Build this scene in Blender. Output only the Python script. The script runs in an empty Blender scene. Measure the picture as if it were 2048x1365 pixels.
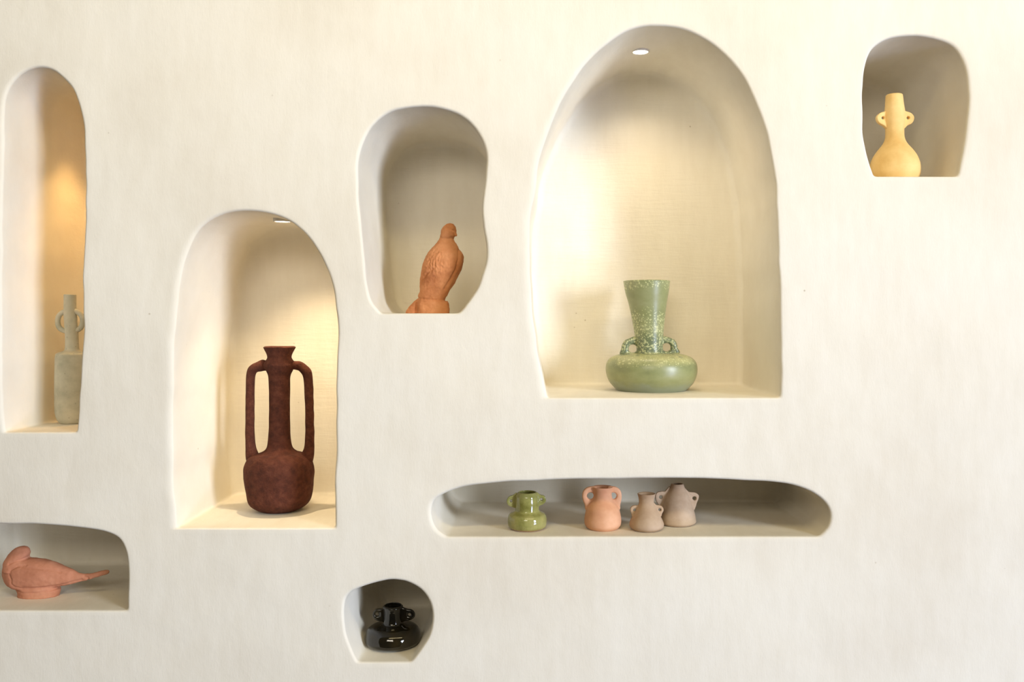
import bpy, bmesh, math, random
from mathutils import Vector, noise
from mathutils.geometry import delaunay_2d_cdt

# ------------------------------------------------------------------ scale
D = 2.1875          # camera to wall face (m)
PPM = 800.0         # photo pixels per metre on the wall face
VX, VY = 1080.0, 640.0
EYE = 1.5
DEPTH = 0.415       # niche depth
S = bpy.context.scene
COL = S.collection

def lin(c):
    return tuple((v / 12.92 if v <= .04045 else ((v + .055) / 1.055) ** 2.4) for v in c)
def rgb(r, g, b):
    return lin((r / 255, g / 255, b / 255)) + (1,)

# ------------------------------------------------------------------ camera
cd = bpy.data.cameras.new('camera')
cam = bpy.data.objects.new('camera', cd); COL.objects.link(cam)
cam.location = (0, -D, EYE); cam.rotation_euler = (math.pi / 2, 0, 0)
cd.sensor_width = 36; cd.lens = 1750 / 2048 * 36
cd.shift_x = -(VX - 1024) / 2048; cd.shift_y = -(682.5 - VY) / 2048
S.camera = cam

# ------------------------------------------------------------------ world, lights, exposure
w = bpy.data.worlds.new('room_light'); S.world = w; w.use_nodes = True
bg = w.node_tree.nodes['Background']
tc = w.node_tree.nodes.new('ShaderNodeTexCoord'); sp = w.node_tree.nodes.new('ShaderNodeSeparateXYZ')
rp = w.node_tree.nodes.new('ShaderNodeValToRGB'); mr = w.node_tree.nodes.new('ShaderNodeMapRange')
mr.inputs[1].default_value = -1; mr.inputs[2].default_value = 1
w.node_tree.links.new(tc.outputs['Generated'], sp.inputs[0]); w.node_tree.links.new(sp.outputs[2], mr.inputs[0])
w.node_tree.links.new(mr.outputs[0], rp.inputs[0]); w.node_tree.links.new(rp.outputs[0], bg.inputs[0])
rp.color_ramp.elements[0].position = .3; rp.color_ramp.elements[0].color = (.70, .60, .50, 1)
rp.color_ramp.elements[1].position = .75; rp.color_ramp.elements[1].color = (.86, .70, .46, 1)
bg.inputs[1].default_value = .07

def area(name, loc, target, sx, sy, power, color):
    l = bpy.data.lights.new(name, 'AREA'); l.shape = 'RECTANGLE'; l.size = sx; l.size_y = sy
    l.energy = power; l.color = color
    o = bpy.data.objects.new(name, l); COL.objects.link(o); o.location = loc
    o.rotation_euler = (Vector(target) - Vector(loc)).to_track_quat('-Z', 'Y').to_euler()
    return o
area('window_daylight', (6.3, -6.1, 2.4), (0, -6.1, 1.7), 2.1, 3.1, 960, (.79, .875, 1.0))
area('ceiling_wash', (.55, -2.0, 3.4), (.25, 0, 1.9), 3.0, .25, 35, (1.0, .82, .46))
area('front_room_light', (-.7, -4.0, 2.75), (.1, 0, 1.5), 1.6, .7, 46, (1.0, .91, .76))
area('low_blue_fill', (3.9, -3.7, .1), (-.9, 0, .7), 1.4, .6, 80, (.56, .63, 1.0))  # added bluish fill that cools the lower wall, not a known window
S.view_settings.view_transform = 'Standard'
try: S.view_settings.look = 'None'
except Exception: pass
S.view_settings.exposure = -0.06; S.view_settings.gamma = 1
S.view_settings.use_curve_mapping = False

# ------------------------------------------------------------------ materials
class NT:
    def __init__(s, name):
        s.m = bpy.data.materials.new(name); s.m.use_nodes = True
        s.t = s.m.node_tree; s.b = s.t.nodes['Principled BSDF']
        s.tc = s.t.nodes.new('ShaderNodeTexCoord')
    def n(s, kind, **kw):
        x = s.t.nodes.new(kind)
        for k, v in kw.items(): setattr(x, k, v)
        return x
    def l(s, a, b): s.t.links.new(a, b)
    def coords(s, scale=(1, 1, 1)):
        mp = s.n('ShaderNodeMapping'); mp.inputs['Scale'].default_value = scale
        s.l(s.tc.outputs['Object'], mp.inputs[0]); return mp.outputs[0]
    def noise(s, scale, detail=4, rough=.55, stretch=(1, 1, 1)):
        x = s.n('ShaderNodeTexNoise'); x.inputs['Scale'].default_value = scale
        x.inputs['Detail'].default_value = detail; x.inputs['Roughness'].default_value = rough
        s.l(s.coords(stretch), x.inputs['Vector']); return x.outputs['Fac']
    def ramp(s, fac, stops):
        r = s.n('ShaderNodeValToRGB'); cr = r.color_ramp
        while len(cr.elements) < len(stops): cr.elements.new(.5)
        for e, (p, c) in zip(cr.elements, stops): e.position = p; e.color = c
        s.l(fac, r.inputs[0]); return r.outputs[0]
    def math(s, op, a, b):
        x = s.n('ShaderNodeMath', operation=op)
        for i, v in enumerate((a, b)):
            if isinstance(v, (int, float)): x.inputs[i].default_value = v
            else: s.l(v, x.inputs[i])
        return x.outputs[0]
    def mix(s, fac, a, b, mode='MIX'):
        x = s.n('ShaderNodeMix', data_type='RGBA', blend_type=mode)
        if isinstance(fac, (int, float)): x.inputs[0].default_value = fac
        else: s.l(fac, x.inputs[0])
        for i, v in ((6, a), (7, b)):
            if isinstance(v, tuple): x.inputs[i].default_value = v
            else: s.l(v, x.inputs[i])
        return x.outputs[2]
    def bump(s, h, strength, dist, prev=None):
        x = s.n('ShaderNodeBump'); x.inputs['Strength'].default_value = strength
        x.inputs['Distance'].default_value = dist; s.l(h, x.inputs['Height'])
        if prev is not None: s.l(prev, x.inputs['Normal'])
        s.l(x.outputs[0], s.b.inputs['Normal']); return x.outputs[0]

def plaster():
    t = NT('limewash_plaster'); b = t.b
    cloud = t.noise(1.6, 5, .55)
    c1 = t.ramp(cloud, [(.30, (.79, .72, .59, 1)), (.52, (.865, .81, .685, 1)), (.75, (.885, .84, .73, 1))])
    streak = t.noise(9, 4, .6, (3.2, 1, .8))
    c2 = t.mix(.16, c1, t.ramp(streak, [(.35, (.72, .66, .54, 1)), (.65, (.91, .87, .78, 1))]))
    speck = t.n('ShaderNodeTexVoronoi'); speck.inputs['Scale'].default_value = 16
    t.l(t.coords((1, 1, 1)), speck.inputs['Vector'])
    pit = t.ramp(speck.outputs['Distance'], [(.025, (.48, .41, .31, 1)), (.05, (1, 1, 1, 1))])
    gate = t.ramp(t.noise(3.3, 2), [(.56, (0, 0, 0, 1)), (.62, (.55, .55, .55, 1))])
    c3 = t.mix(gate, c2, t.mix(1.0, c2, pit, 'MULTIPLY'))
    t.l(c3, b.inputs['Base Color'])
    b.inputs['Roughness'].default_value = .88; b.inputs['Specular IOR Level'].default_value = .2
    n1 = t.bump(t.noise(7, 3, .5), .22, .012)
    n2 = t.bump(t.noise(34, 6, .65, (1.3, 1.0, .8)), .16, .004, n1)
    n3 = t.bump(t.noise(120, 3, .6, (2.2, 1, .5)), .22, .0012, n2)
    n4 = t.bump(speck.outputs['Distance'], .12, .003, n3)
    # horizontal trowel marks on the niche backs
    s = t.n('ShaderNodeSeparateXYZ'); t.l(t.tc.outputs['Object'], s.inputs[0])
    deep = t.ramp(s.outputs[1], [(.30, (0, 0, 0, 1)), (.40, (1, 1, 1, 1))])
    tro = t.math('MULTIPLY', t.math('MULTIPLY', t.noise(52, 4, .55, (.28, 1, 2.4)), t.noise(5, 2)), deep)
    n5 = t.bump(tro, .4, .005, n4)
    return t.m

def clay(name, dark, mid, light, scale=18, grain=.5, gs=160, rough=.85, gd=.0015, spots=None):
    t = NT(name)
    c = t.ramp(t.noise(scale, 6, .6), [(.32, dark), (.5, mid), (.68, light)])
    if spots:
        v = t.n('ShaderNodeTexVoronoi'); v.inputs['Scale'].default_value = spots[0]
        t.l(t.coords(), v.inputs['Vector'])
        c = t.mix(t.ramp(v.outputs['Distance'], [(.05, (spots[2],) * 3 + (1,)), (.11, (0, 0, 0, 1))]), c, spots[1])
    t.l(c, t.b.inputs['Base Color']); t.b.inputs['Roughness'].default_value = rough
    t.b.inputs['Specular IOR Level'].default_value = .25
    n1 = t.bump(t.noise(gs, 5, .7), grain, gd)
    t.bump(t.noise(gs * .2, 4, .6), grain * .7, gd * 3, n1)
    return t.m

def glaze(name, dark, mid, light, rough=.08, scale=14, foot=None, stretch=(1, 1, 1)):
    t = NT(name)
    c = t.ramp(t.noise(scale, 5, .6, stretch), [(.32, dark), (.5, mid), (.7, light)])
    if foot:
        s = t.n('ShaderNodeSeparateXYZ'); t.l(t.tc.outputs['Object'], s.inputs[0])
        f = t.ramp(t.math('ADD', s.outputs[2], t.math('MULTIPLY', t.noise(60, 3), .002)), [(foot[0], (1, 1, 1, 1)), (foot[0] + .0012, (0, 0, 0, 1))])
        c = t.mix(f, c, foot[1])
    t.l(c, t.b.inputs['Base Color']); t.b.inputs['Roughness'].default_value = rough
    t.b.inputs['Coat Weight'].default_value = .4; t.b.inputs['Coat Roughness'].default_value = rough * .6
    t.bump(t.noise(38, 3, .5), .35, .0022)
    return t.m

def sage():
    t = NT('speckled_sage_glaze')
    base = t.ramp(t.noise(11, 5, .6, (1, 1, 1.8)), [(.3, rgb(122, 128, 86)), (.5, rgb(142, 147, 100)), (.7, rgb(156, 158, 116))])
    s = t.n('ShaderNodeSeparateXYZ'); t.l(t.tc.outputs['Object'], s.inputs[0])
    z = t.math('ADD', s.outputs[2], t.math('MULTIPLY', t.math('SUBTRACT', t.noise(22, 3), .5), .05))
    zz = t.math('DIVIDE', z, .302)
    # grey-green collar round the foot of the neck, pale dusting on the shoulder
    collar = t.ramp(zz, [(.328, (0, 0, 0, 1)), (.35, (1, 1, 1, 1)), (.46, (.8, .8, .8, 1)), (.56, (0, 0, 0, 1))])
    base = t.mix(t.math('MULTIPLY', collar, .75), base, rgb(92, 106, 82))
    dust = t.ramp(zz, [(.24, (0, 0, 0, 1)), (.31, (.8, .8, .8, 1)), (.333, (.65, .65, .65, 1)), (.348, (0, 0, 0, 1))])
    base = t.mix(t.math('MULTIPLY', dust, t.ramp(t.noise(30, 3), [(.35, (.5, .5, .5, 1)), (.6, (1, 1, 1, 1))])), base, rgb(186, 184, 128))
    foot = t.ramp(zz, [(.035, (1, 1, 1, 1)), (.10, (0, 0, 0, 1))])
    base = t.mix(t.math('MULTIPLY', foot, .6), base, rgb(150, 158, 142))
    zone = t.ramp(zz, [(.20, (0, 0, 0, 1)), (.28, (.8, .8, .8, 1)), (.36, (.8, .8, .8, 1)), (.40, (1, 1, 1, 1)), (.70, (.9, .9, .9, 1)), (.78, (.12, .12, .12, 1)), (.90, (.12, .12, .12, 1)), (.955, (.9, .9, .9, 1))])
    tot = None
    for sc, th in ((150, .44), (230, .42), (85, .30)):
        v = t.n('ShaderNodeTexVoronoi'); v.inputs['Scale'].default_value = sc
        t.l(t.coords(), v.inputs['Vector'])
        sc_ = t.n('ShaderNodeSeparateColor'); t.l(v.outputs['Color'], sc_.inputs[0])
        rr = t.math('MULTIPLY', zone, t.math('MULTIPLY', t.math('MULTIPLY', sc_.outputs[0], 1.25), th))
        d = t.math('LESS_THAN', v.outputs['Distance'], rr)
        tot = d if tot is None else t.math('MAXIMUM', tot, d)
    c = t.mix(t.math('MULTIPLY', tot, .75), base, rgb(202, 203, 150))
    t.l(c, t.b.inputs['Base Color']); t.b.inputs['Roughness'].default_value = .36
    t.b.inputs['Coat Weight'].default_value = .18; t.b.inputs['Coat Roughness'].default_value = .3
    n = t.bump(t.noise(30, 3, .5), .3, .002)
    t.bump(tot, .3, .0006, n)
    return t.m

PLASTER = plaster()
M_AMPH = clay('rough_dark_red_clay', rgb(72, 38, 27), rgb(88, 47, 33), rgb(100, 57, 41), 60, 1.0, 170, .92, .003, (210, rgb(180, 120, 90), .5))
M_BIRD = clay('orange_terracotta', rgb(172, 106, 64), rgb(206, 138, 90), rgb(222, 158, 110), 14, .55, 130, .8, .0025)
M_DOVE = clay('red_terracotta', rgb(164, 104, 76), rgb(190, 128, 98), rgb(206, 148, 118), 10, .35, 110, .75, .002)
M_BOTTLE = clay('pale_grey_stoneware', rgb(172, 170, 150), rgb(196, 192, 172), rgb(210, 205, 186), 16, .25, 90, .55, .0015, (70, rgb(96, 96, 80), .6))
M_YELLOW = clay('pale_yellow_clay', rgb(224, 182, 110), rgb(238, 200, 130), rgb(246, 212, 146), 12, .2, 200, .7, .0008)
M_TERRA = clay('peach_terracotta', rgb(206, 148, 112), rgb(218, 164, 126), rgb(230, 180, 144), 14, .18, 160, .7, .0008)
M_BEIGE = clay('sandy_beige_clay', rgb(168, 140, 112), rgb(184, 158, 130), rgb(196, 172, 146), 14, .2, 160, .75, .0008)
M_TAUPE = clay('taupe_clay', rgb(166, 140, 114), rgb(184, 160, 134), rgb(196, 174, 150), 14, .2, 160, .75, .0008)
M_OLIVE = glaze('olive_green_glaze', rgb(112, 110, 52), rgb(148, 146, 84), rgb(170, 162, 102), .09, 22, (.0035, rgb(180, 130, 84)))
M_BLACK = glaze('black_brown_glaze', rgb(14, 13, 8), rgb(26, 22, 12), rgb(44, 36, 18), .07, 18)
M_SAGE = sage()

def emis(name, col, st):
    t = NT(name); t.b.inputs['Base Color'].default_value = (.9, .9, .9, 1)
    t.b.inputs['Emission Color'].default_value = col; t.b.inputs['Emission Strength'].default_value = st
    return t.m
M_LENS = emis('lit_lamp_lens', (1, .93, .8, 1), 6)
M_TRIM = clay('white_painted_trim', rgb(220, 212, 196), rgb(232, 226, 212), rgb(240, 236, 224), 30, .1, 200, .5)

# ------------------------------------------------------------------ object helpers
def link(name, me, mat=None, parent=None):
    o = bpy.data.objects.new(name, me); COL.objects.link(o)
    if mat: me.materials.append(mat)
    if parent: o.parent = parent
    return o
def mesh(name, verts, faces, smooth=True):
    me = bpy.data.meshes.new(name); me.from_pydata([tuple(v) for v in verts], [], faces); me.update()
    if smooth: me.polygons.foreach_set('use_smooth', [True] * len(me.polygons))
    return me
def thing(name, label, cat, loc, group=None):
    o = bpy.data.objects.new(name, None); COL.objects.link(o); o.location = loc
    o.empty_display_size = .05
    o['label'] = label; o['category'] = cat
    if group: o['group'] = group
    return o
def cr(pts, n=8, closed=False):
    """Catmull-Rom through points of any dimension."""
    out = []; L = len(pts)
    rng = range(L if closed else L - 1)
    for i in rng:
        if closed: p = [pts[(i + k) % L] for k in (-1, 0, 1, 2)]
        else: p = [pts[max(i - 1, 0)], pts[i], pts[i + 1], pts[min(i + 2, L - 1)]]
        for j in range(n):
            t = j / n
            out.append(tuple(.5 * (2 * b + (c - a) * t + (2 * a - 5 * b + 4 * c - d) * t * t + (3 * b - a - 3 * c + d) * t ** 3)
                             for a, b, c, d in zip(*p)))
    if not closed: out.append(tuple(pts[-1]))
    return out

# ------------------------------------------------------------------ the wall and its niches
def wall_pt(px, py): return ((px - VX) / PPM, EYE + (VY - py) / PPM)
def wob(p):
    q = Vector(p)
    a = noise.noise(Vector((q.x * 3.1, q.y * 3.1 + 7, q.z * 3.1)))
    b = noise.noise(Vector((q.x * 9 + 20, q.y * 9, q.z * 9)))
    c = noise.noise(Vector((q.x * 4 + 3, q.y * 5 + 1, q.z * 6 + 9)))
    e = noise.noise(Vector((q.x * 22 + 3, q.y * 22 + 1, q.z * 22 + 9)))
    return Vector((q.x + (c * .0035 + e * .0012) * min(1, 1), q.y + a * .004 + b * .0012, q.z))

def resample(poly, step):
    L = [0]; P = [Vector(p) for p in poly]; P.append(P[0])
    for a, b in zip(P, P[1:]): L.append(L[-1] + (b - a).length)
    n = int(L[-1] / step); out = []; k = 0
    for i in range(n):
        d = L[-1] * i / n
        while L[k + 1] < d: k += 1
        f = (d - L[k]) / max(L[k + 1] - L[k], 1e-9)
        out.append(P[k].lerp(P[k + 1], f))
    return out

NICHES = {
 'left_tall': dict(p=[(8,865),(5,800),(3,700),(2,600),(2,500),(3,400),(5,300),(7,217),(17.6,179),(38,153),(61.5,138),(85,134.6),(108.5,140.5),(129,155.7),(146.6,179),(160,214),(166.5,252),(168.6,305),(169,393),(168,500),(166,560),(165.7,635),(163,700),(159.5,759),(155.7,809),(151,865)], rl=.012, rr=.007),
 'amphora': dict(p=[(352,1057),(347,1000),(345,944),(344,826),(346,716),(351.6,637),(359.5,563.5),(372.7,510.7),(391,468.5),(412,446.5),(433.4,434),(457,425.8),(488.7,422),(520,424),(552,431),(581,443.5),(607,466),(628.5,495),(647,526.6),(662.8,566),(670.7,605.7),(674.6,650.5),(673,716),(671.6,768),(670.7,914),(669.6,1057)], rl=.020, rr=.008),
 'upright_bird': dict(p=[(762.5,627),(744,604.5),(735.6,577.5),(730.5,527),(725.5,476.4),(719.8,419),(716.4,358.5),(717.7,314.7),(727,281),(747.4,249),(777.7,225.4),(808,216.3),(841.7,213),(875.4,215.3),(909,225.4),(936,242),(956.3,265.8),(969,294.5),(972.5,321.4),(970.5,358.5),(966.4,392),(965,419),(966.4,446),(970.5,483),(971.5,513.5),(966.4,540.5),(956.3,571),(936,604.5),(917.6,627)], rl=.009, rr=.008),
 'sage': dict(p=[(1093,796),(1085,750),(1078,713),(1068,654.5),(1062,596),(1060,537),(1060,449),(1071,373),(1080,316),(1097,264),(1117,218.6),(1137,178.6),(1163,138.6),(1194,104),(1225.7,78.6),(1257,60),(1288.6,52.3),(1311.4,51),(1348.6,53.4),(1383,63),(1420,83),(1448.6,107),(1474,135.7),(1497,173),(1517,218.6),(1534,275.7),(1545.7,333),(1553,401),(1557,493),(1560,566.5),(1561,684),(1559,796)], rl=.022, rr=.008),
 'yellow': dict(p=[(1747,352.7),(1738.6,321.6),(1731,289),(1726,252),(1723.6,202),(1724.9,159.6),(1731,129.7),(1742.3,101),(1759.7,84.6),(1787,74.4),(1822,71),(1854.4,73.6),(1884,81),(1906.8,92.3),(1921.7,109.8),(1930.4,134.7),(1936,169.6),(1936,214.4),(1933,252),(1929,289),(1921.7,326.6),(1915.5,352.7)], rl=.006, rr=.010),
 'slot': dict(p=[(893,1074),(874.4,1061),(864.7,1043),(862.6,1022.4),(868,1003),(883,990),(904.5,981.6),(936.7,974),(979.6,968),(1022.6,964.8),(1076.3,962),(1140.8,959.6),(1226.7,958.4),(1329.8,957.4),(1419.7,959),(1498.3,962.6),(1554.5,966),(1588,971.6),(1621.9,984),(1644.3,999.6),(1657.8,1017.6),(1661,1035.6),(1655.5,1055),(1638,1074)], rl=.012, rr=.009, rf=.010),
 'dove': dict(p=[(-160,1222),(-166,1180),(-168,1130),(-160,1080),(-130,1056),(-60,1049),(0,1049),(66.8,1049),(120,1052.7),(173.8,1058.8),(213.8,1065.5),(238,1077.5),(250,1099),(254.5,1128),(255.3,1173.8),(254,1222)], rl=.008, rr=.008),
 'black': dict(p=[(716,1325),(702,1300),(692,1270),(688,1235),(690,1205),(698,1190),(711,1181),(745,1168),(777,1160.6),(800,1161.5),(817,1165.5),(841.5,1180),(857.6,1202.5),(863,1230),(859,1264),(843,1295),(821,1325)], rl=.008, rr=.008),
}
def offset(pts, bx, r_l, r_r, r_t, r_b):
    """move every outline point outwards (positive) by an affine stretch about the outline's box"""
    x0, x1, z0, z1 = bx; cx = (x0 + x1) / 2; hw = (x1 - x0) / 2; h = z1 - z0; out = []
    for p in pts:
        u = (p[0] - cx) / hw; v = (p[1] - z0) / h
        out.append((p[0] + u * (r_r if u > 0 else r_l), p[1] + v * r_t - (1 - v) * r_b))
    return out

def inside(pt, poly):
    x, y = pt; c = False; n = len(poly); j = n - 1
    for i in range(n):
        xi, yi = poly[i][0], poly[i][1]; xj, yj = poly[j][0], poly[j][1]
        if (yi > y) != (yj > y) and x < (xj - xi) * (y - yi) / (yj - yi) + xi: c = not c
        j = i
    return c

def fill(outer, holes, step, ydep):
    """triangulated sheet inside `outer`, minus the holes, with interior grid points"""
    vs = []; es = []
    for loop in [outer] + holes:
        b = len(vs); n = len(loop); vs += [Vector((p[0], p[1])) for p in loop]
        es += [(b + i, b + (i + 1) % n) for i in range(n)]
    xs = [p[0] for p in outer]; zs = [p[1] for p in outer]
    boxes = [(min(p[0] for p in h) - step * .5, max(p[0] for p in h) + step * .5, min(p[1] for p in h) - step * .5, max(p[1] for p in h) + step * .5) for h in holes]
    x = min(xs) + step * .73
    while x < max(xs):
        z = min(zs) + step * .71
        while z < max(zs):
            ok = inside((x, z), outer)
            if ok:
                for h, b in zip(holes, boxes):
                    if b[0] < x < b[1] and b[2] < z < b[3] and inside((x, z), h): ok = False; break
            if ok: vs.append(Vector((x, z)))
            z += step
        x += step
    V, E, F, _, _, _ = delaunay_2d_cdt(vs, es, [], 0, 1e-7)
    faces = []
    for f in F:
        c = sum((V[i] for i in f), Vector((0, 0))) / len(f)
        if not inside(c, outer): continue
        if any(b[0] < c.x < b[1] and b[2] < c.y < b[3] and inside(c, h) for h, b in zip(holes, boxes)): continue
        a, b2, c2 = V[f[0]], V[f[1]], V[f[2]]
        f = list(f)
        if (b2 - a).cross(c2 - a) < 0: f.reverse()
        faces.append(f)        # CCW in (x,z) -> normal towards -y, the room
    return [Vector((v.x, ydep, v.y)) for v in V], faces

flat_loops = []; niche_meshes = []; FLOORZ = {}
for key, nd in NICHES.items():
    P = nd['p']
    crv = cr(P, 6)
    floor_n = 24
    a, b = P[-1], P[0]
    poly = crv + [(a[0] + (b[0] - a[0]) * i / floor_n, a[1] + (b[1] - a[1]) * i / floor_n) for i in range(1, floor_n)]
    poly = [wall_pt(*p) for p in poly]
    pts = resample([Vector(p) for p in poly], .005)
    zf = wall_pt(*a)[1]; FLOORZ[key] = zf
    for _ in range(2):
        n = len(pts)
        pts = [(pts[i - 1] + pts[i] * 2 + pts[(i + 1) % n]) / 4 for i in range(n)]
    # slight hand-made wander of the edge; the shelf stays level
    pts = [Vector((p.x + noise.noise(Vector((p.x * 14, p.y * 14, 3))) * .0022,
                   p.y + (noise.noise(Vector((p.x * 14, p.y * 14, 9))) * .0018 if p.y > zf + .02 else 0))) for p in pts]
    if sum(pts[i - 1].cross(pts[i]) for i in range(len(pts))) < 0: pts.reverse()
    xs = [p.x for p in pts]; zs = [p.y for p in pts]
    bx = (min(xs), max(xs), min(zs), max(zs))
    rl, rr = nd['rl'], nd['rr']; rt = .007; rb = .005; rf = nd.get('rf', .022); rfb = .010
    rings = []
    rings.append((offset(pts, bx, rl + .01, rr + .01, rt + .01, rb + .01), 0))
    K = 6
    rm = .008
    for i in range(K + 1):
        t = math.pi / 2 * i / K; o = 1 - math.sin(t); y = rm * (1 - math.cos(t))
        rings.append((offset(pts, bx, rl * o, rr * o, rt * o, rb * o), y))
    for i in range(1, 15): rings.append((pts, rm + (DEPTH - rf - rm) * i / 14))
    for i in range(1, K + 1):
        t = math.pi / 2 * i / K; o = -(1 - math.cos(t))
        rings.append((offset(pts, bx, rf * o, rf * o, rf * o, rfb * o), DEPTH - rf + rf * math.sin(t)))
    n = len(pts); V = []; F = []
    for loop, y in rings: V += [Vector((p[0], y, p[1])) for p in loop]
    for r in range(len(rings) - 1):
        for i in range(n):
            j = (i + 1) % n
            F.append((r * n + i, r * n + j, (r + 1) * n + j, (r + 1) * n + i))
    F = [tuple(reversed(f)) for f in F]
    cv, cf = fill([(p[0], p[1]) for p in rings[-1][0]], [], .03, DEPTH)
    base = len(V); V += cv; F += [tuple(base + i for i in f) for f in cf]
    V = [wob(v) for v in V]
    me = mesh('niche', V, F)
    bm = bmesh.new(); bm.from_mesh(me); bmesh.ops.remove_doubles(bm, verts=bm.verts, dist=.0002)
    bmesh.ops.recalc_face_normals(bm, faces=bm.faces); bm.faces.ensure_lookup_table()
    if max(bm.faces, key=lambda f: f.calc_center_median().y).normal.y > 0: bmesh.ops.reverse_faces(bm, faces=bm.faces)
    bm.to_mesh(me); bm.free()
    niche_meshes.append(me)
    flat_loops.append([(p[0], p[1]) for p in rings[0][0]])
X0, X1, Z0, Z1 = -2.4, 2.4, 0.0, 3.2
outer = [(X0 + (X1 - X0) * i / 60, Z0) for i in range(60)] + [(X1, Z0 + (Z1 - Z0) * i / 40) for i in range(40)] + \
        [(X1 - (X1 - X0) * i / 60, Z1) for i in range(60)] + [(X0, Z1 - (Z1 - Z0) * i / 40) for i in range(40)]
fv, ff = fill(outer, flat_loops, .03, 0)
wall = link('wall_back', mesh('wall_back', [wob(v) for v in fv], ff), PLASTER)
wall['kind'] = 'structure'
for me in niche_meshes:
    link('niche', me, PLASTER, wall)

# ------------------------------------------------------------------ ceramics
def kpx(y0): return (D + y0) / D / PPM
def base_loc(px, y0, zf): return Vector(((px - VX) * kpx(y0), y0, zf))

def lathe(name, prof, seg, mat, parent, px0, y0, zf, hwob=.0, squash=1.0, thick=.004, inner=.6, seed=0, n=5, nscale=18, closed_top=False):
    """prof: (half width px, y px[, axis px]) from mouth to foot, taken in the plane of the axis"""
    k = kpx(y0)
    yfl = VY + (EYE - zf) / k
    wi = max(range(len(prof)), key=lambda i: prof[i][0])
    yw = prof[wi][1]; yl = prof[-1][1]
    P = []
    for p in prof:
        y = p[1]
        if y > yw: y = yw + (y - yw) * (yfl - yw) / (yl - yw)
        P.append((p[0] * k, (yfl - y) * k, ((p[2] if len(p) > 2 else px0) - px0) * k))
    C = cr(P, n)
    top = C[0]
    ins = []
    if not closed_top:
        ins = [(top[0] - thick * .5, top[1] + thick * .35, top[2])]
        zmin = top[1] * (1 - inner)
        for c in C:
            if c[1] < zmin: break
            ins.append((max(c[0] - thick, .003), min(c[1], top[1] - .001), c[2]))
        ins = list(reversed(ins))
        loops = [(.0005, ins[0][1], ins[0][2])] + ins + C + [(.0005, C[-1][1], C[-1][2])]
    else:
        loops = [(.0005, top[1], top[2])] + C + [(.0005, C[-1][1], C[-1][2])]
    V = []; F = []
    for r, z, cx in loops:
        for s in range(seg):
            a = 2 * math.pi * s / seg
            q = Vector((math.cos(a) * r, math.sin(a) * r, z))
            m = 1 + hwob * noise.noise(q * nscale + Vector((seed, seed, seed))) if r > .001 else 1
            zz = q.z + (hwob * .02 * noise.noise(q * nscale + Vector((seed + 9, 0, 0))) if z > .004 else 0)
            V.append((cx + q.x * m, q.y * m * squash, max(zz, 0)))
    for i in range(len(loops) - 1):
        for s in range(seg):
            t = (s + 1) % seg
            F.append((i * seg + s, (i + 1) * seg + s, (i + 1) * seg + t, i * seg + t))
    me = mesh(name, V, F)
    return link(name, me, mat, parent)

def tube(name, path, mat, parent, px0, y0, zf, closed=False, seg=14, n=8, hwob=0, flat=1.0):
    """path: (px, py, radius px[, depth m]) in the axis plane"""
    k = kpx(y0); yfl = VY + (EYE - zf) / k
    P = [((p[0] - px0) * k, (p[3] if len(p) > 3 else 0), (yfl - p[1]) * k, p[2] * k) for p in path]
    C = cr(P, n, closed); V = []; F = []; L = len(C)
    for i, c in enumerate(C):
        if closed: a, b = C[i - 1], C[(i + 1) % L]
        else: a, b = C[max(i - 1, 0)], C[min(i + 1, L - 1)]
        T = (Vector(b[:3]) - Vector(a[:3])).normalized(); U = Vector((0, 1, 0)); W = T.cross(U).normalized()
        for s in range(seg):
            g = 2 * math.pi * s / seg
            q = Vector(c[:3]) + (W * math.cos(g) + U * math.sin(g) * flat) * c[3]
            q *= 1 + hwob * .25 * noise.noise(q * 40)
            V.append(q)
    for i in range(L if closed else L - 1):
        j = (i + 1) % L
        for s in range(seg):
            t = (s + 1) % seg
            F.append((i * seg + s, i * seg + t, j * seg + t, j * seg + s))
    if not closed:
        F.append(tuple(range(seg - 1, -1, -1))); F.append(tuple((L - 1) * seg + s for s in range(seg)))
    me = mesh(name, V, F)
    bm = bmesh.new(); bm.from_mesh(me); bmesh.ops.recalc_face_normals(bm, faces=bm.faces); bm.to_mesh(me); bm.free()
    me.polygons.foreach_set('use_smooth', [True] * len(me.polygons))
    return link(name, me, mat, parent)
def ring(cx, cy, R, r, sy=1.0, n=10):
    return [(cx + R * math.cos(2 * math.pi * i / n), cy + R * sy * math.sin(2 * math.pi * i / n), r) for i in range(n)]

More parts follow.
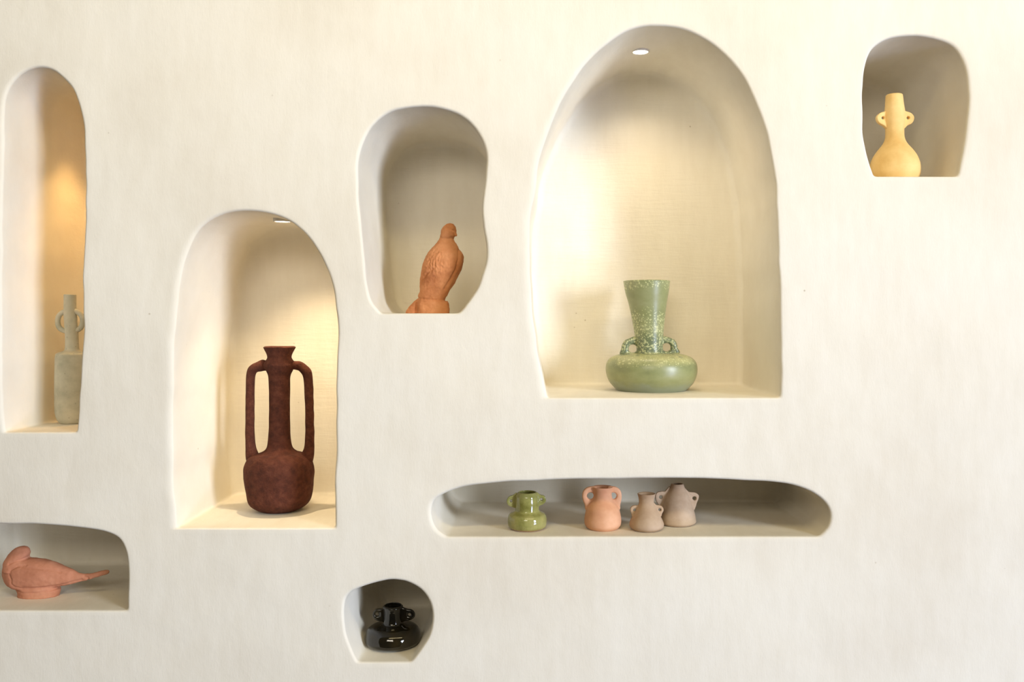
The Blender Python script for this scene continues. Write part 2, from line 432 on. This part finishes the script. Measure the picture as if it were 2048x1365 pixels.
def lug(name, outline, hole, th, mat, parent, px0, y0, zf, tr=None, n=5, K=10, pw=5):
    """flat pierced ear: closed outline (px), hole (cx, cy, r), half thickness th (px)"""
    k = kpx(y0); yfl = VY + (EYE - zf) / k
    if tr:
        ox, oy, sc = tr
        outline = [(ox + x / sc, oy + y / sc) for x, y in outline]
        hole = (ox + hole[0] / sc, oy + hole[1] / sc, hole[2] / sc)
    O = cr([tuple(p) for p in outline], n, True); V = []; F = []; L = len(O)
    hx, hy, hr = hole
    for x, y in O:
        d = math.hypot(x - hx, y - hy); ix, iy = hx + (x - hx) / d * hr, hy + (y - hy) / d * hr
        for j in range(2 * K):
            a = 2 * math.pi * j / (2 * K); ca, sa = math.cos(a), math.sin(a)
            u = .5 + .5 * math.copysign(abs(ca) ** (2 / pw), ca); w_ = math.copysign(abs(sa) ** (2 / pw), sa)
            V.append((((ix + (x - ix) * u) - px0) * k, w_ * th * k, max((yfl - (iy + (y - iy) * u)) * k, 0)))
    m = 2 * K
    for i in range(L):
        q = (i + 1) % L
        for j in range(m):
            t = (j + 1) % m; F.append((i * m + j, i * m + t, q * m + t, q * m + j))
    me = mesh(name, V, F)
    bm = bmesh.new(); bm.from_mesh(me); bmesh.ops.recalc_face_normals(bm, faces=bm.faces); bm.to_mesh(me); bm.free()
    me.polygons.foreach_set('use_smooth', [True] * len(me.polygons))
    return link(name, me, mat, parent)

# dark red amphora
px0, y0, zf = 559, .205, FLOORZ['amphora']
A = thing('amphora', 'tall rough dark red clay amphora with two long strap handles in an arched niche', 'vase', base_loc(px0, y0, zf))
lathe('body', [(31.5,695),(29.5,699),(25.5,707),(23.6,714),(25,719),(29,725),(30.5,732),(25.5,742),(21.5,752),(20.5,770),(20.2,820),(20.8,860),(22.5,882),(26,897),(36,905),(50,909.5),(61,917),(67,932),(68,950),(67,968),(65,988),(61,1004),(52,1016),(40,1023),(32,1026)],
      72, M_AMPH, A, px0, y0, zf, .035, thick=.007, inner=.2, seed=2, nscale=30)
tube('handle', [(540,733,9.5),(526,731,10),(511,736,9.5),(502,749,9),(500.5,775,8.8),(500,820,8.6),(500,865,8.8),(501.5,895,10),(505,915,13),(513,945,12)], M_AMPH, A, px0, y0, zf, hwob=.05, flat=1.15)
tube('handle', [(578,733,9.5),(592,731,10),(606,737,9.5),(615,750,9),(617.5,775,8.8),(619,820,8.6),(619.5,865,8.8),(618.5,895,10),(614.5,915,13),(606,945,12)], M_AMPH, A, px0, y0, zf, hwob=.05, flat=1.15)

# sage vase
px0, y0, zf = 1302.5, .235, FLOORZ['sage']
A = thing('vase', 'sage green speckled vase with flared neck, squat body and two small loop handles', 'vase', base_loc(px0, y0, zf))
lathe('body', [(46.8,563,1293.5),(45.8,568,1293.5),(43,586,1294),(38.5,605,1295),(35,625,1296),(31,651,1297),(28.4,671,1298),(26.5,690,1299),(27,703,1300),(30,708,1301),(45,706.5,1302),(60,708.5,1302.5),(73,712),(82.5,717.5),(88.3,725),(90.6,734),(90.5,745),(88,757),(83,768),(76,777),(68,785)],
      96, M_SAGE, A, px0, y0, zf, .01, thick=.005, inner=.25, seed=5, nscale=10)
TR = (1180, 540, 5.056)
lug('handle', [(520,680),(455,672),(400,690),(350,715),(325,755),(314,800),(300,850),(340,885),(430,895),(520,885),(530,780)], (432,797,42), 8, M_SAGE, A, px0, y0, zf, TR, pw=2.6)
lug('handle', [(700,672),(745,668),(810,686),(858,712),(880,755),(888,795),(908,838),(860,880),(790,890),(700,885),(690,780)], (772,783,42), 8, M_SAGE, A, px0, y0, zf, TR, pw=2.6)

# pale grey bottle
px0, y0, zf = 144, .19, FLOORZ['left_tall']
A = thing('bottle_vase', 'slim pale grey bottle vase with a double loop on its neck', 'vase', base_loc(px0, y0, zf))
lathe('body', [(11.3,590,140),(11.5,594,140),(11.6,615,140),(12,630,140.5),(12,650,142),(12.2,670,143.5),(12.6,690,144),(14,701,144),(22,704.5),(28.5,708),(30.3,716),(31,735),(31.5,770),(31.7,800),(31,822),(28,838),(23.5,847),(20,850)],
      56, M_BOTTLE, A, px0, y0, zf, .03, thick=.003, inner=.15, seed=8, nscale=14)
tube('handle', [(137,622,4.5),(126,625,5),(117.5,633,5),(115.5,645,5),(119,656,5),(128,662,5),(139,664,4.5)], M_BOTTLE, A, px0, y0, zf)
tube('handle', [(143,620,4.5),(154,624,5),(163,632,5),(165.5,644,5),(162,655,5),(154,661,5),(144,664,4.5)], M_BOTTLE, A, px0, y0, zf)

# pale yellow vase
px0, y0, zf = 1789.5, .115, FLOORZ['yellow']
A = thing('vase', 'pale yellow clay vase with two pierced round lugs on its neck, in the uppermost niche', 'vase', base_loc(px0, y0, zf))
lathe('body', [(15.8,190.5,1788.5),(16.6,196,1788.5),(18,212,1789),(19.5,224),(19.5,240),(18,254),(17.8,270),(19.5,280),(24.5,290),(34,302),(42,315),(47,329),(48.5,341),(47,353),(42,363),(36,368)],
      72, M_YELLOW, A, px0, y0, zf, .008, thick=.004, inner=.2, seed=1)
TR = (1680, 40, 4.013)
lug('handle', [(400,700),(365,732),(320,748),(292,775),(292,805),(310,832),(345,852),(370,875),(410,890),(430,790)], (338,790,11), 5.5, M_YELLOW, A, px0, y0, zf, TR)
lug('handle', [(485,700),(515,732),(560,748),(587,775),(588,805),(570,835),(535,852),(512,875),(470,890),(450,790)], (540,790,11), 5.5, M_YELLOW, A, px0, y0, zf, TR)

# shelf slot: four small vases
px0, y0, zf = 1054.5, .085, FLOORZ['slot']
A = thing('vase', 'small glossy olive green vase with wide base and tiny ears, on the long shelf', 'vase', base_loc(px0, y0, zf), 'small vases on the long shelf')
lathe('body', [(19,985.5),(21.5,988.5),(23.6,993),(24,1002),(23.8,1014),(24.3,1021),(28,1024.5),(35,1028),(38.3,1033),(39.3,1040),(39,1050),(37.5,1057),(34,1061),(30,1064)],
      64, M_OLIVE, A, px0, y0, zf, .012, thick=.004, inner=.6, seed=3, nscale=14)
TR = (990, 960, 7.585)
lug('handle', [(330,200),(270,232),(210,255),(180,300),(178,340),(200,385),(250,410),(325,420),(345,310)], (243,318,19), 4.2, M_OLIVE, A, px0, y0, zf, TR)
lug('handle', [(620,190),(690,228),(740,240),(770,280),(772,320),(740,365),(690,388),(625,410),(605,300)], (703,294,20), 4.2, M_OLIVE, A, px0, y0, zf, TR)

px0, y0, zf = 1205.5, .087, FLOORZ['slot']
A = thing('vase', 'peach terracotta vase with two round-holed handles flush with its rim, on the long shelf', 'vase', base_loc(px0, y0, zf), 'small vases on the long shelf')
lathe('body', [(21,975),(19.8,978.5),(18,985),(18.4,993),(21,1000),(27,1008),(32.5,1016),(34.6,1025),(36.3,1034),(36.9,1043),(35.5,1053),(32,1060),(28,1064)],
      64, M_TERRA, A, px0, y0, zf, .012, thick=.004, inner=.6, seed=4, nscale=14)
lug('handle', [(px0 - a, b) for a, b in ((12,974.5),(22,973),(32,975.5),(39,982),(41.3,991),(40,1001),(36.5,1010),(34.5,1020),(24,1022),(14,1008),(12,990))], (px0 - 25, 992, 6.7), 5.2, M_TERRA, A, px0, y0, zf, pw=2.8)
lug('handle', [(px0 + a, b) for a, b in ((10,974.5),(20,973),(29,975.5),(35.5,982),(37.8,991),(37,1001),(35,1010),(34,1020),(24,1022),(13,1008),(10,990))], (px0 + 21, 992, 6.5), 5.2, M_TERRA, A, px0, y0, zf, pw=2.8)

px0, y0, zf = 1293, .072, FLOORZ['slot']
A = thing('vase', 'short sandy beige vase with flared lip, in front of the taller taupe one', 'vase', base_loc(px0, y0, zf), 'small vases on the long shelf')
lathe('body', [(18.3,988.2),(17.4,991),(15.6,998),(15.2,1006),(17.5,1013),(21.5,1020),(25.5,1028),(29.5,1036),(33.2,1044),(34.4,1050),(32.5,1057),(28,1062),(24,1065)],
      64, M_BEIGE, A, px0, y0, zf, .015, thick=.003, inner=.6, seed=6, nscale=14)
TR = (1230, 950, 10.5)
lug('handle', [(560,600),(510,640),(440,643),(370,655),(325,700),(322,760),(345,820),(360,890),(450,900),(560,800)], (410,737,30), 3.4, M_BEIGE, A, px0, y0, zf, TR)
lug('handle', [(800,590),(860,632),(910,640),(970,657),(1010,700),(1015,755),(985,815),(960,880),(860,890),(780,780)], (937,732,30), 3.4, M_BEIGE, A, px0, y0, zf, TR)

px0, y0, zf = 1354.5, .138, FLOORZ['slot']
A = thing('vase', 'taupe vase with narrow mouth and pierced lugs, set back on the long shelf', 'vase', base_loc(px0, y0, zf), 'small vases on the long shelf')
lathe('body', [(11.8,968.5),(13.2,971),(14.6,976),(17.5,982.5),(21.5,989),(25,998),(28.5,1008),(33,1020),(36.3,1032),(37.6,1041),(36.8,1047),(33,1052),(29,1054)],
      64, M_TAUPE, A, px0, y0, zf, .015, thick=.003, inner=.6, seed=7, nscale=14)
lug('handle', [(1160,250),(1060,340),(960,350),(885,370),(850,420),(845,500),(868,560),(900,620),(960,700),(1060,760),(1180,600)], (957,468,38), 3.6, M_TAUPE, A, px0, y0, zf, TR)
lug('handle', [(1430,260),(1540,352),(1650,368),(1720,395),(1756,440),(1742,520),(1712,590),(1690,670),(1640,760),(1540,700),(1440,500)], (1662,492,40), 3.6, M_TAUPE, A, px0, y0, zf, TR)

# black vase
px0, y0, zf = 786, .125, FLOORZ['black']
A = thing('vase', 'glossy black brown squat vase with two ring ears, in the lowest small niche', 'vase', base_loc(px0, y0, zf))
lathe('body', [(18.2,1212),(20,1214),(19.3,1218),(18,1226),(18,1238),(20,1246),(28,1249),(41,1252),(50,1257.5),(54.6,1266),(56,1275),(55.4,1285),(52,1293),(45,1299),(39,1302)],
      72, M_BLACK, A, px0, y0, zf, .015, thick=.004, inner=.6, seed=9, nscale=14)
TR = (640, 1130, 6.204)
lug('handle', [(850,530),(770,545),(695,553),(660,595),(658,640),(690,682),(750,700),(840,715),(860,620)], (710,614,22), 4.4, M_BLACK, A, px0, y0, zf, TR, pw=3.2)
lug('handle', [(1000,525),(1080,548),(1140,560),(1177,600),(1177,645),(1135,680),(1070,695),(1000,710),(985,610)], (1112,618,20), 4.4, M_BLACK, A, px0, y0, zf, TR, pw=3.2)

# ------------------------------------------------------------------ birds
def rows_loft(rows, seg=48, n=5):
    """rows: (z, x centre, half width x, y centre, half depth y, power)"""
    C = cr(rows, n); V = []; F = []
    for z, cx, hx, cy, hy, pw in C:
        for s in range(seg):
            a = 2 * math.pi * s / seg; ca, sa = math.cos(a), math.sin(a)
            V.append(Vector((cx + hx * math.copysign(abs(ca) ** (2 / pw), ca), cy + hy * math.copysign(abs(sa) ** (2 / pw), sa), z)))
    L = len(C)
    for i in range(L - 1):
        for s in range(seg):
            t = (s + 1) % seg; F.append((i * seg + s, i * seg + t, (i + 1) * seg + t, (i + 1) * seg + s))
    F.append(tuple(range(seg - 1, -1, -1))); F.append(tuple((L - 1) * seg + s for s in range(seg)))
    return V, F
def fuse(name, shells, voxel, mat, parent, carve, smooth=6):
    """closed shells -> one continuous skin, then carved"""
    V = []; F = []
    for v, f in shells:
        b = len(V); V += v; F += [tuple(b + i for i in q) for q in f]
    me = mesh(name, V, F)
    bm = bmesh.new(); bm.from_mesh(me); bmesh.ops.recalc_face_normals(bm, faces=bm.faces); bm.to_mesh(me); bm.free()
    tmp = bpy.data.objects.new('tmp', me); COL.objects.link(tmp)
    r = tmp.modifiers.new('r', 'REMESH'); r.mode = 'VOXEL'; r.voxel_size = voxel
    sm = tmp.modifiers.new('s', 'SMOOTH'); sm.factor = .5; sm.iterations = smooth
    dg = bpy.context.evaluated_depsgraph_get(); ev = tmp.evaluated_get(dg)
    out = bpy.data.meshes.new_from_object(ev, depsgraph=dg)
    bpy.data.objects.remove(tmp); bpy.data.meshes.remove(me)
    nr = [v.normal.copy() for v in out.vertices]
    for v, q in zip(out.vertices, nr):
        v.co = v.co + q * carve(v.co.copy(), q)
        if v.co.z < .0006: v.co.z = 0
    out.polygons.foreach_set('use_smooth', [True] * len(out.polygons)); out.name = name
    return link(name, out, mat, parent)
def seg_dist(p, line):
    best = 9
    for a, b in zip(line, line[1:]):
        ax, az = a; bx_, bz = b; dx, dz = bx_ - ax, bz - az
        t = max(0, min(1, ((p[0] - ax) * dx + (p[1] - az) * dz) / (dx * dx + dz * dz)))
        best = min(best, math.hypot(p[0] - ax - t * dx, p[1] - az - t * dz))
    return best
def ellipsoid(c, r, seg=24, rx=None):
    V = []; F = []; K = 14
    for i in range(K + 1):
        f = math.pi * i / K
        for s in range(seg):
            a = 2 * math.pi * s / seg
            sf = max(math.sin(f), .02)
            v = Vector((r[0] * sf * math.cos(a), r[1] * sf * math.sin(a), r[2] * math.cos(f)))
            if rx: v.rotate(rx)
            V.append(v + Vector(c))
    for i in range(K):
        for s in range(seg):
            t = (s + 1) % seg; F.append((i * seg + s, (i + 1) * seg + s, (i + 1) * seg + t, i * seg + t))
    F.append(tuple(range(seg))); F.append(tuple(K * seg + s for s in range(seg - 1, -1, -1)))
    return V, F

# upright bird
px0, y0, zf = 866, .13, FLOORZ['upright_bird']
kb = kpx(y0); yfl = VY + (EYE - zf) / kb
def bx_(cx): return ((780 + cx / 6.205) - px0) * kb
def bz_(cy): return (yfl - (430 + cy / 6.205)) * kb * (yfl - 448) / (yfl - 448)
A = thing('bird_sculpture', 'upright orange terracotta bird on a round plinth, head turned right', 'sculpture', base_loc(px0, y0, zf))
rowsb = []
for y, l, r, dpt in [(1110,345,700,.80),(1050,342,682,.80),(1000,352,706,.80),(900,366,768,.78),(800,374,828,.76),(700,388,878,.74),(620,404,905,.72),(540,434,914,.70),(470,474,896,.68),(400,534,850,.68),(330,592,803,.74),(290,613,798,.84),(250,626,812,.95),(200,636,824,1.0),(150,658,815,1.0),(120,692,790,1.0),(106,728,764,1.0)]:
    hx = (r - l) / 2 / 6.205 * kb
    rowsb.append((bz_(y), bx_((l + r) / 2), hx, 0, hx * dpt, 2.15))
shell1 = rows_loft(rowsb)
plinth = rows_loft([(0, bx_(532), 203 / 6.205 * kb, 0, .030, 2.2), (bz_(1150), bx_(532), 205 / 6.205 * kb, 0, .030, 2.2), (bz_(1090), bx_(530), 199 / 6.205 * kb, 0, .029, 2.2), (bz_(1062), bx_(520), 176 / 6.205 * kb, 0, .027, 2.2)], n=3)
tail = rows_loft([(0, bx_(300), 112 / 6.205 * kb, .006, .016, 2.4), (bz_(1180), bx_(305), 100 / 6.205 * kb, .006, .016, 2.4), (bz_(1110), bx_(350), 92 / 6.205 * kb, .005, .016, 2.4), (bz_(1040), bx_(400), 62 / 6.205 * kb, .004, .016, 2.4), (bz_(980), bx_(430), 45 / 6.205 * kb, 0, .014, 2.4)], n=4)
beak = ellipsoid((bx_(800), -.004, bz_(238)), (.0062, .007, .0070))
beak2 = ellipsoid((bx_(818), -.006, bz_(255)), (.0040, .005, .0040))
gl = [[(bx_(a), bz_(b)) for a, b in L] for L in (
    [(862, 430), (862, 560), (835, 680), (770, 800), (690, 930)],
    [(540, 680), (470, 745), (410, 830), (385, 900), (368, 965)],
    [(700, 150), (740, 175), (800, 205)],
    [(350, 1030), (450, 1052), (560, 1060), (690, 1062)],
    [(640, 292), (710, 300), (795, 300)],
    [(330, 1100), (325, 1215)])]
gw = (.0038, .0028, .0022, .0026, .0018, .0026)
def carve_bird(p, nrm):
    d = 0
    if nrm.y < .35:
        for L, w_ in zip(gl, gw):
            q = seg_dist((p.x, p.z), L); d -= w_ * math.exp(-(q / .0028) ** 2)
    d += noise.noise(p * 55) * .0012 + noise.noise(p * 150) * .0009
    body = math.exp(-((p.x - bx_(600)) / .028) ** 2 - ((p.z - bz_(640)) / .034) ** 2)
    d += body * noise.noise(Vector((p.x * 260, p.y * 260, p.z * 150))) * .0026
    return d
fuse('body', [shell1, plinth, tail, beak, beak2], .0016, M_BIRD, A, carve_bird, 4)

# lying dove
px0, y0, zf = 80, .115, FLOORZ['dove']
kd = kpx(y0); yfd = VY + (EYE - zf) / kd
# the foot shows lower than the axis plane; stretch the figure's lower part to the shelf
def dz_(cy):
    y = 1000 + cy / 3.741
    if y > 1130: y = 1130 + (y - 1130) * (yfd - 1130) / (1208.5 - 1130)
    return (yfd - y) * kd
def dx_(cx): return (cx / 3.741 - px0) * kd
A = thing('bird_sculpture', 'reddish terracotta crouching dove with long tapering tail, in the low wide corner niche', 'sculpture', base_loc(px0, y0, zf))
cols = []
for x, t, b, dp in [(24,500,580,.30),(40,462,625,.50),(70,438,665,.62),(110,430,705,.68),(160,430,722,.70),(230,436,728,.70),(300,444,722,.70),(370,458,708,.68),(440,482,692,.64),(510,513,674,.58),(570,548,656,.50),(620,572,642,.46),(660,570,630,.50),(710,558,612,.60),(760,542,594,.66),(800,535,578,.66),(818,542,562,.5)]:
    h = (dz_(t) - dz_(b)) / 2
    cols.append((dx_(x), (dz_(t) + dz_(b)) / 2, h, 0, h * dp / .62 * .80, 2.15))
v, f = rows_loft(cols)           # lofted along x: swap axes
v = [Vector((q.z, q.y, q.x)) for q in v]
hd = rows_loft([(dz_(530), dx_(118), 80 / 3.741 * kd, 0, .039, 2.1), (dz_(470), dx_(122), 84 / 3.741 * kd, 0, .032, 2.1), (dz_(430), dx_(133), 79 / 3.741 * kd, 0, .026, 2.1), (dz_(400), dx_(148), 75 / 3.741 * kd, 0, .022, 2.1), (dz_(372), dx_(160), 58 / 3.741 * kd, 0, .015, 2.1), (dz_(356), dx_(168), 36 / 3.741 * kd, 0, .010, 2.1), (dz_(349), dx_(170), 14 / 3.741 * kd, 0, .005, 2.1)])
ft = rows_loft([(0, dx_(282), 150 / 3.741 * kd, .002, .030, 2.2), (dz_(750), dx_(286), 152 / 3.741 * kd, .002, .030, 2.2), (dz_(715), dx_(282), 160 / 3.741 * kd, .002, .031, 2.2), (dz_(670), dx_(260), 150 / 3.741 * kd, .002, .030, 2.2)], n=4)
dl = [[(dx_(a), dz_(b)) for a, b in L] for L in (
    [(240, 470), (180, 475), (140, 500), (130, 545), (150, 590), (145, 630), (165, 660), (210, 676), (330, 676), (430, 672), (520, 652), (620, 622)],
    [(120, 458), (160, 440), (215, 430)],
    [(640, 592), (665, 606), (662, 632)],
    [(215, 480), (300, 490), (400, 510), (480, 540)],
    [(150, 712), (220, 726), (330, 722), (440, 700)],
    [(420, 500), (470, 530), (510, 560)])]
dw = (.0024, .0026, .0024, .0016, .0024, .0014)
def carve_dove(p, nrm):
    d = 0
    if nrm.y < .35:
        for L, w_ in zip(dl, dw):
            q = seg_dist((p.x, p.z), L); d -= w_ * math.exp(-(q / .0028) ** 2)
    return d + noise.noise(p * 45) * .0016 + noise.noise(p * 130) * .0005
chest = ellipsoid((dx_(114), 0, dz_(572)), (87 / 3.741 * kd, .026, (dz_(440) - dz_(705)) / 2))
fuse('body', [(v, f), hd, ft, chest], .0018, M_DOVE, A, carve_dove, 4)

# ------------------------------------------------------------------ recessed niche lamps
def downlight(label, x, y, z, rad, power, color, tilt=(0, 0), cone=125, blend=.9, glow=6):
    t = thing('recessed_downlight', label, 'lamp', (x, y, z), 'small lamps recessed in the niche ceilings')
    def disc(name, prof, mat):
        V = []; F = []; seg = 32
        for r, zz in prof:
            V += [(r * math.cos(2 * math.pi * s / seg), r * math.sin(2 * math.pi * s / seg), zz) for s in range(seg)]
        for i in range(len(prof) - 1):
            for s in range(seg):
                q = (s + 1) % seg; F.append((i * seg + s, i * seg + q, (i + 1) * seg + q, (i + 1) * seg + s))
        me = mesh(name, V, F)
        bm = bmesh.new(); bm.from_mesh(me); bmesh.ops.remove_doubles(bm, verts=bm.verts, dist=1e-6)
        bmesh.ops.recalc_face_normals(bm, faces=bm.faces); bm.to_mesh(me); bm.free()
        link(name, me, mat, t)
    disc('trim', [(rad * 1.02, .012), (rad * 1.02, -.001), (rad * 1.12, -.0025), (rad * 1.22, -.001), (rad * 1.22, .012)], M_TRIM)
    disc('lens', [(.00001, -.0005), (rad * 1.03, -.0005), (rad * 1.03, .006), (.00001, .006)], M_LENS)
    l = bpy.data.lights.new('niche_lamp', 'SPOT'); l.energy = power; l.color = color
    l.spot_size = math.radians(cone); l.spot_blend = blend; l.shadow_soft_size = rad * .6
    o = bpy.data.objects.new('niche_lamp', l); COL.objects.link(o); o.parent = t
    o.location = (0, 0, -.006); o.rotation_euler = (math.radians(tilt[0]), math.radians(tilt[1]), 0)
WARM = (1.0, .74, .42)
downlight('small round lamp in the ceiling of the widest niche, above the sage vase', .275, .206, 2.2335, .020, 4.6, (1.0, .82, .58), (3, -4), cone=128)
downlight('small lamp almost hidden in the niche ceiling above the dark red amphora', -.688, .150, 1.7635, .020, 12.5, (1.0, .78, .50), (8, -9), cone=104)
downlight('lamp at the top of the narrow left niche, above the pale grey bottle', -1.205, .30, 2.108, .016, 7.5, (1.0, .58, .20), (0, 4), cone=80)
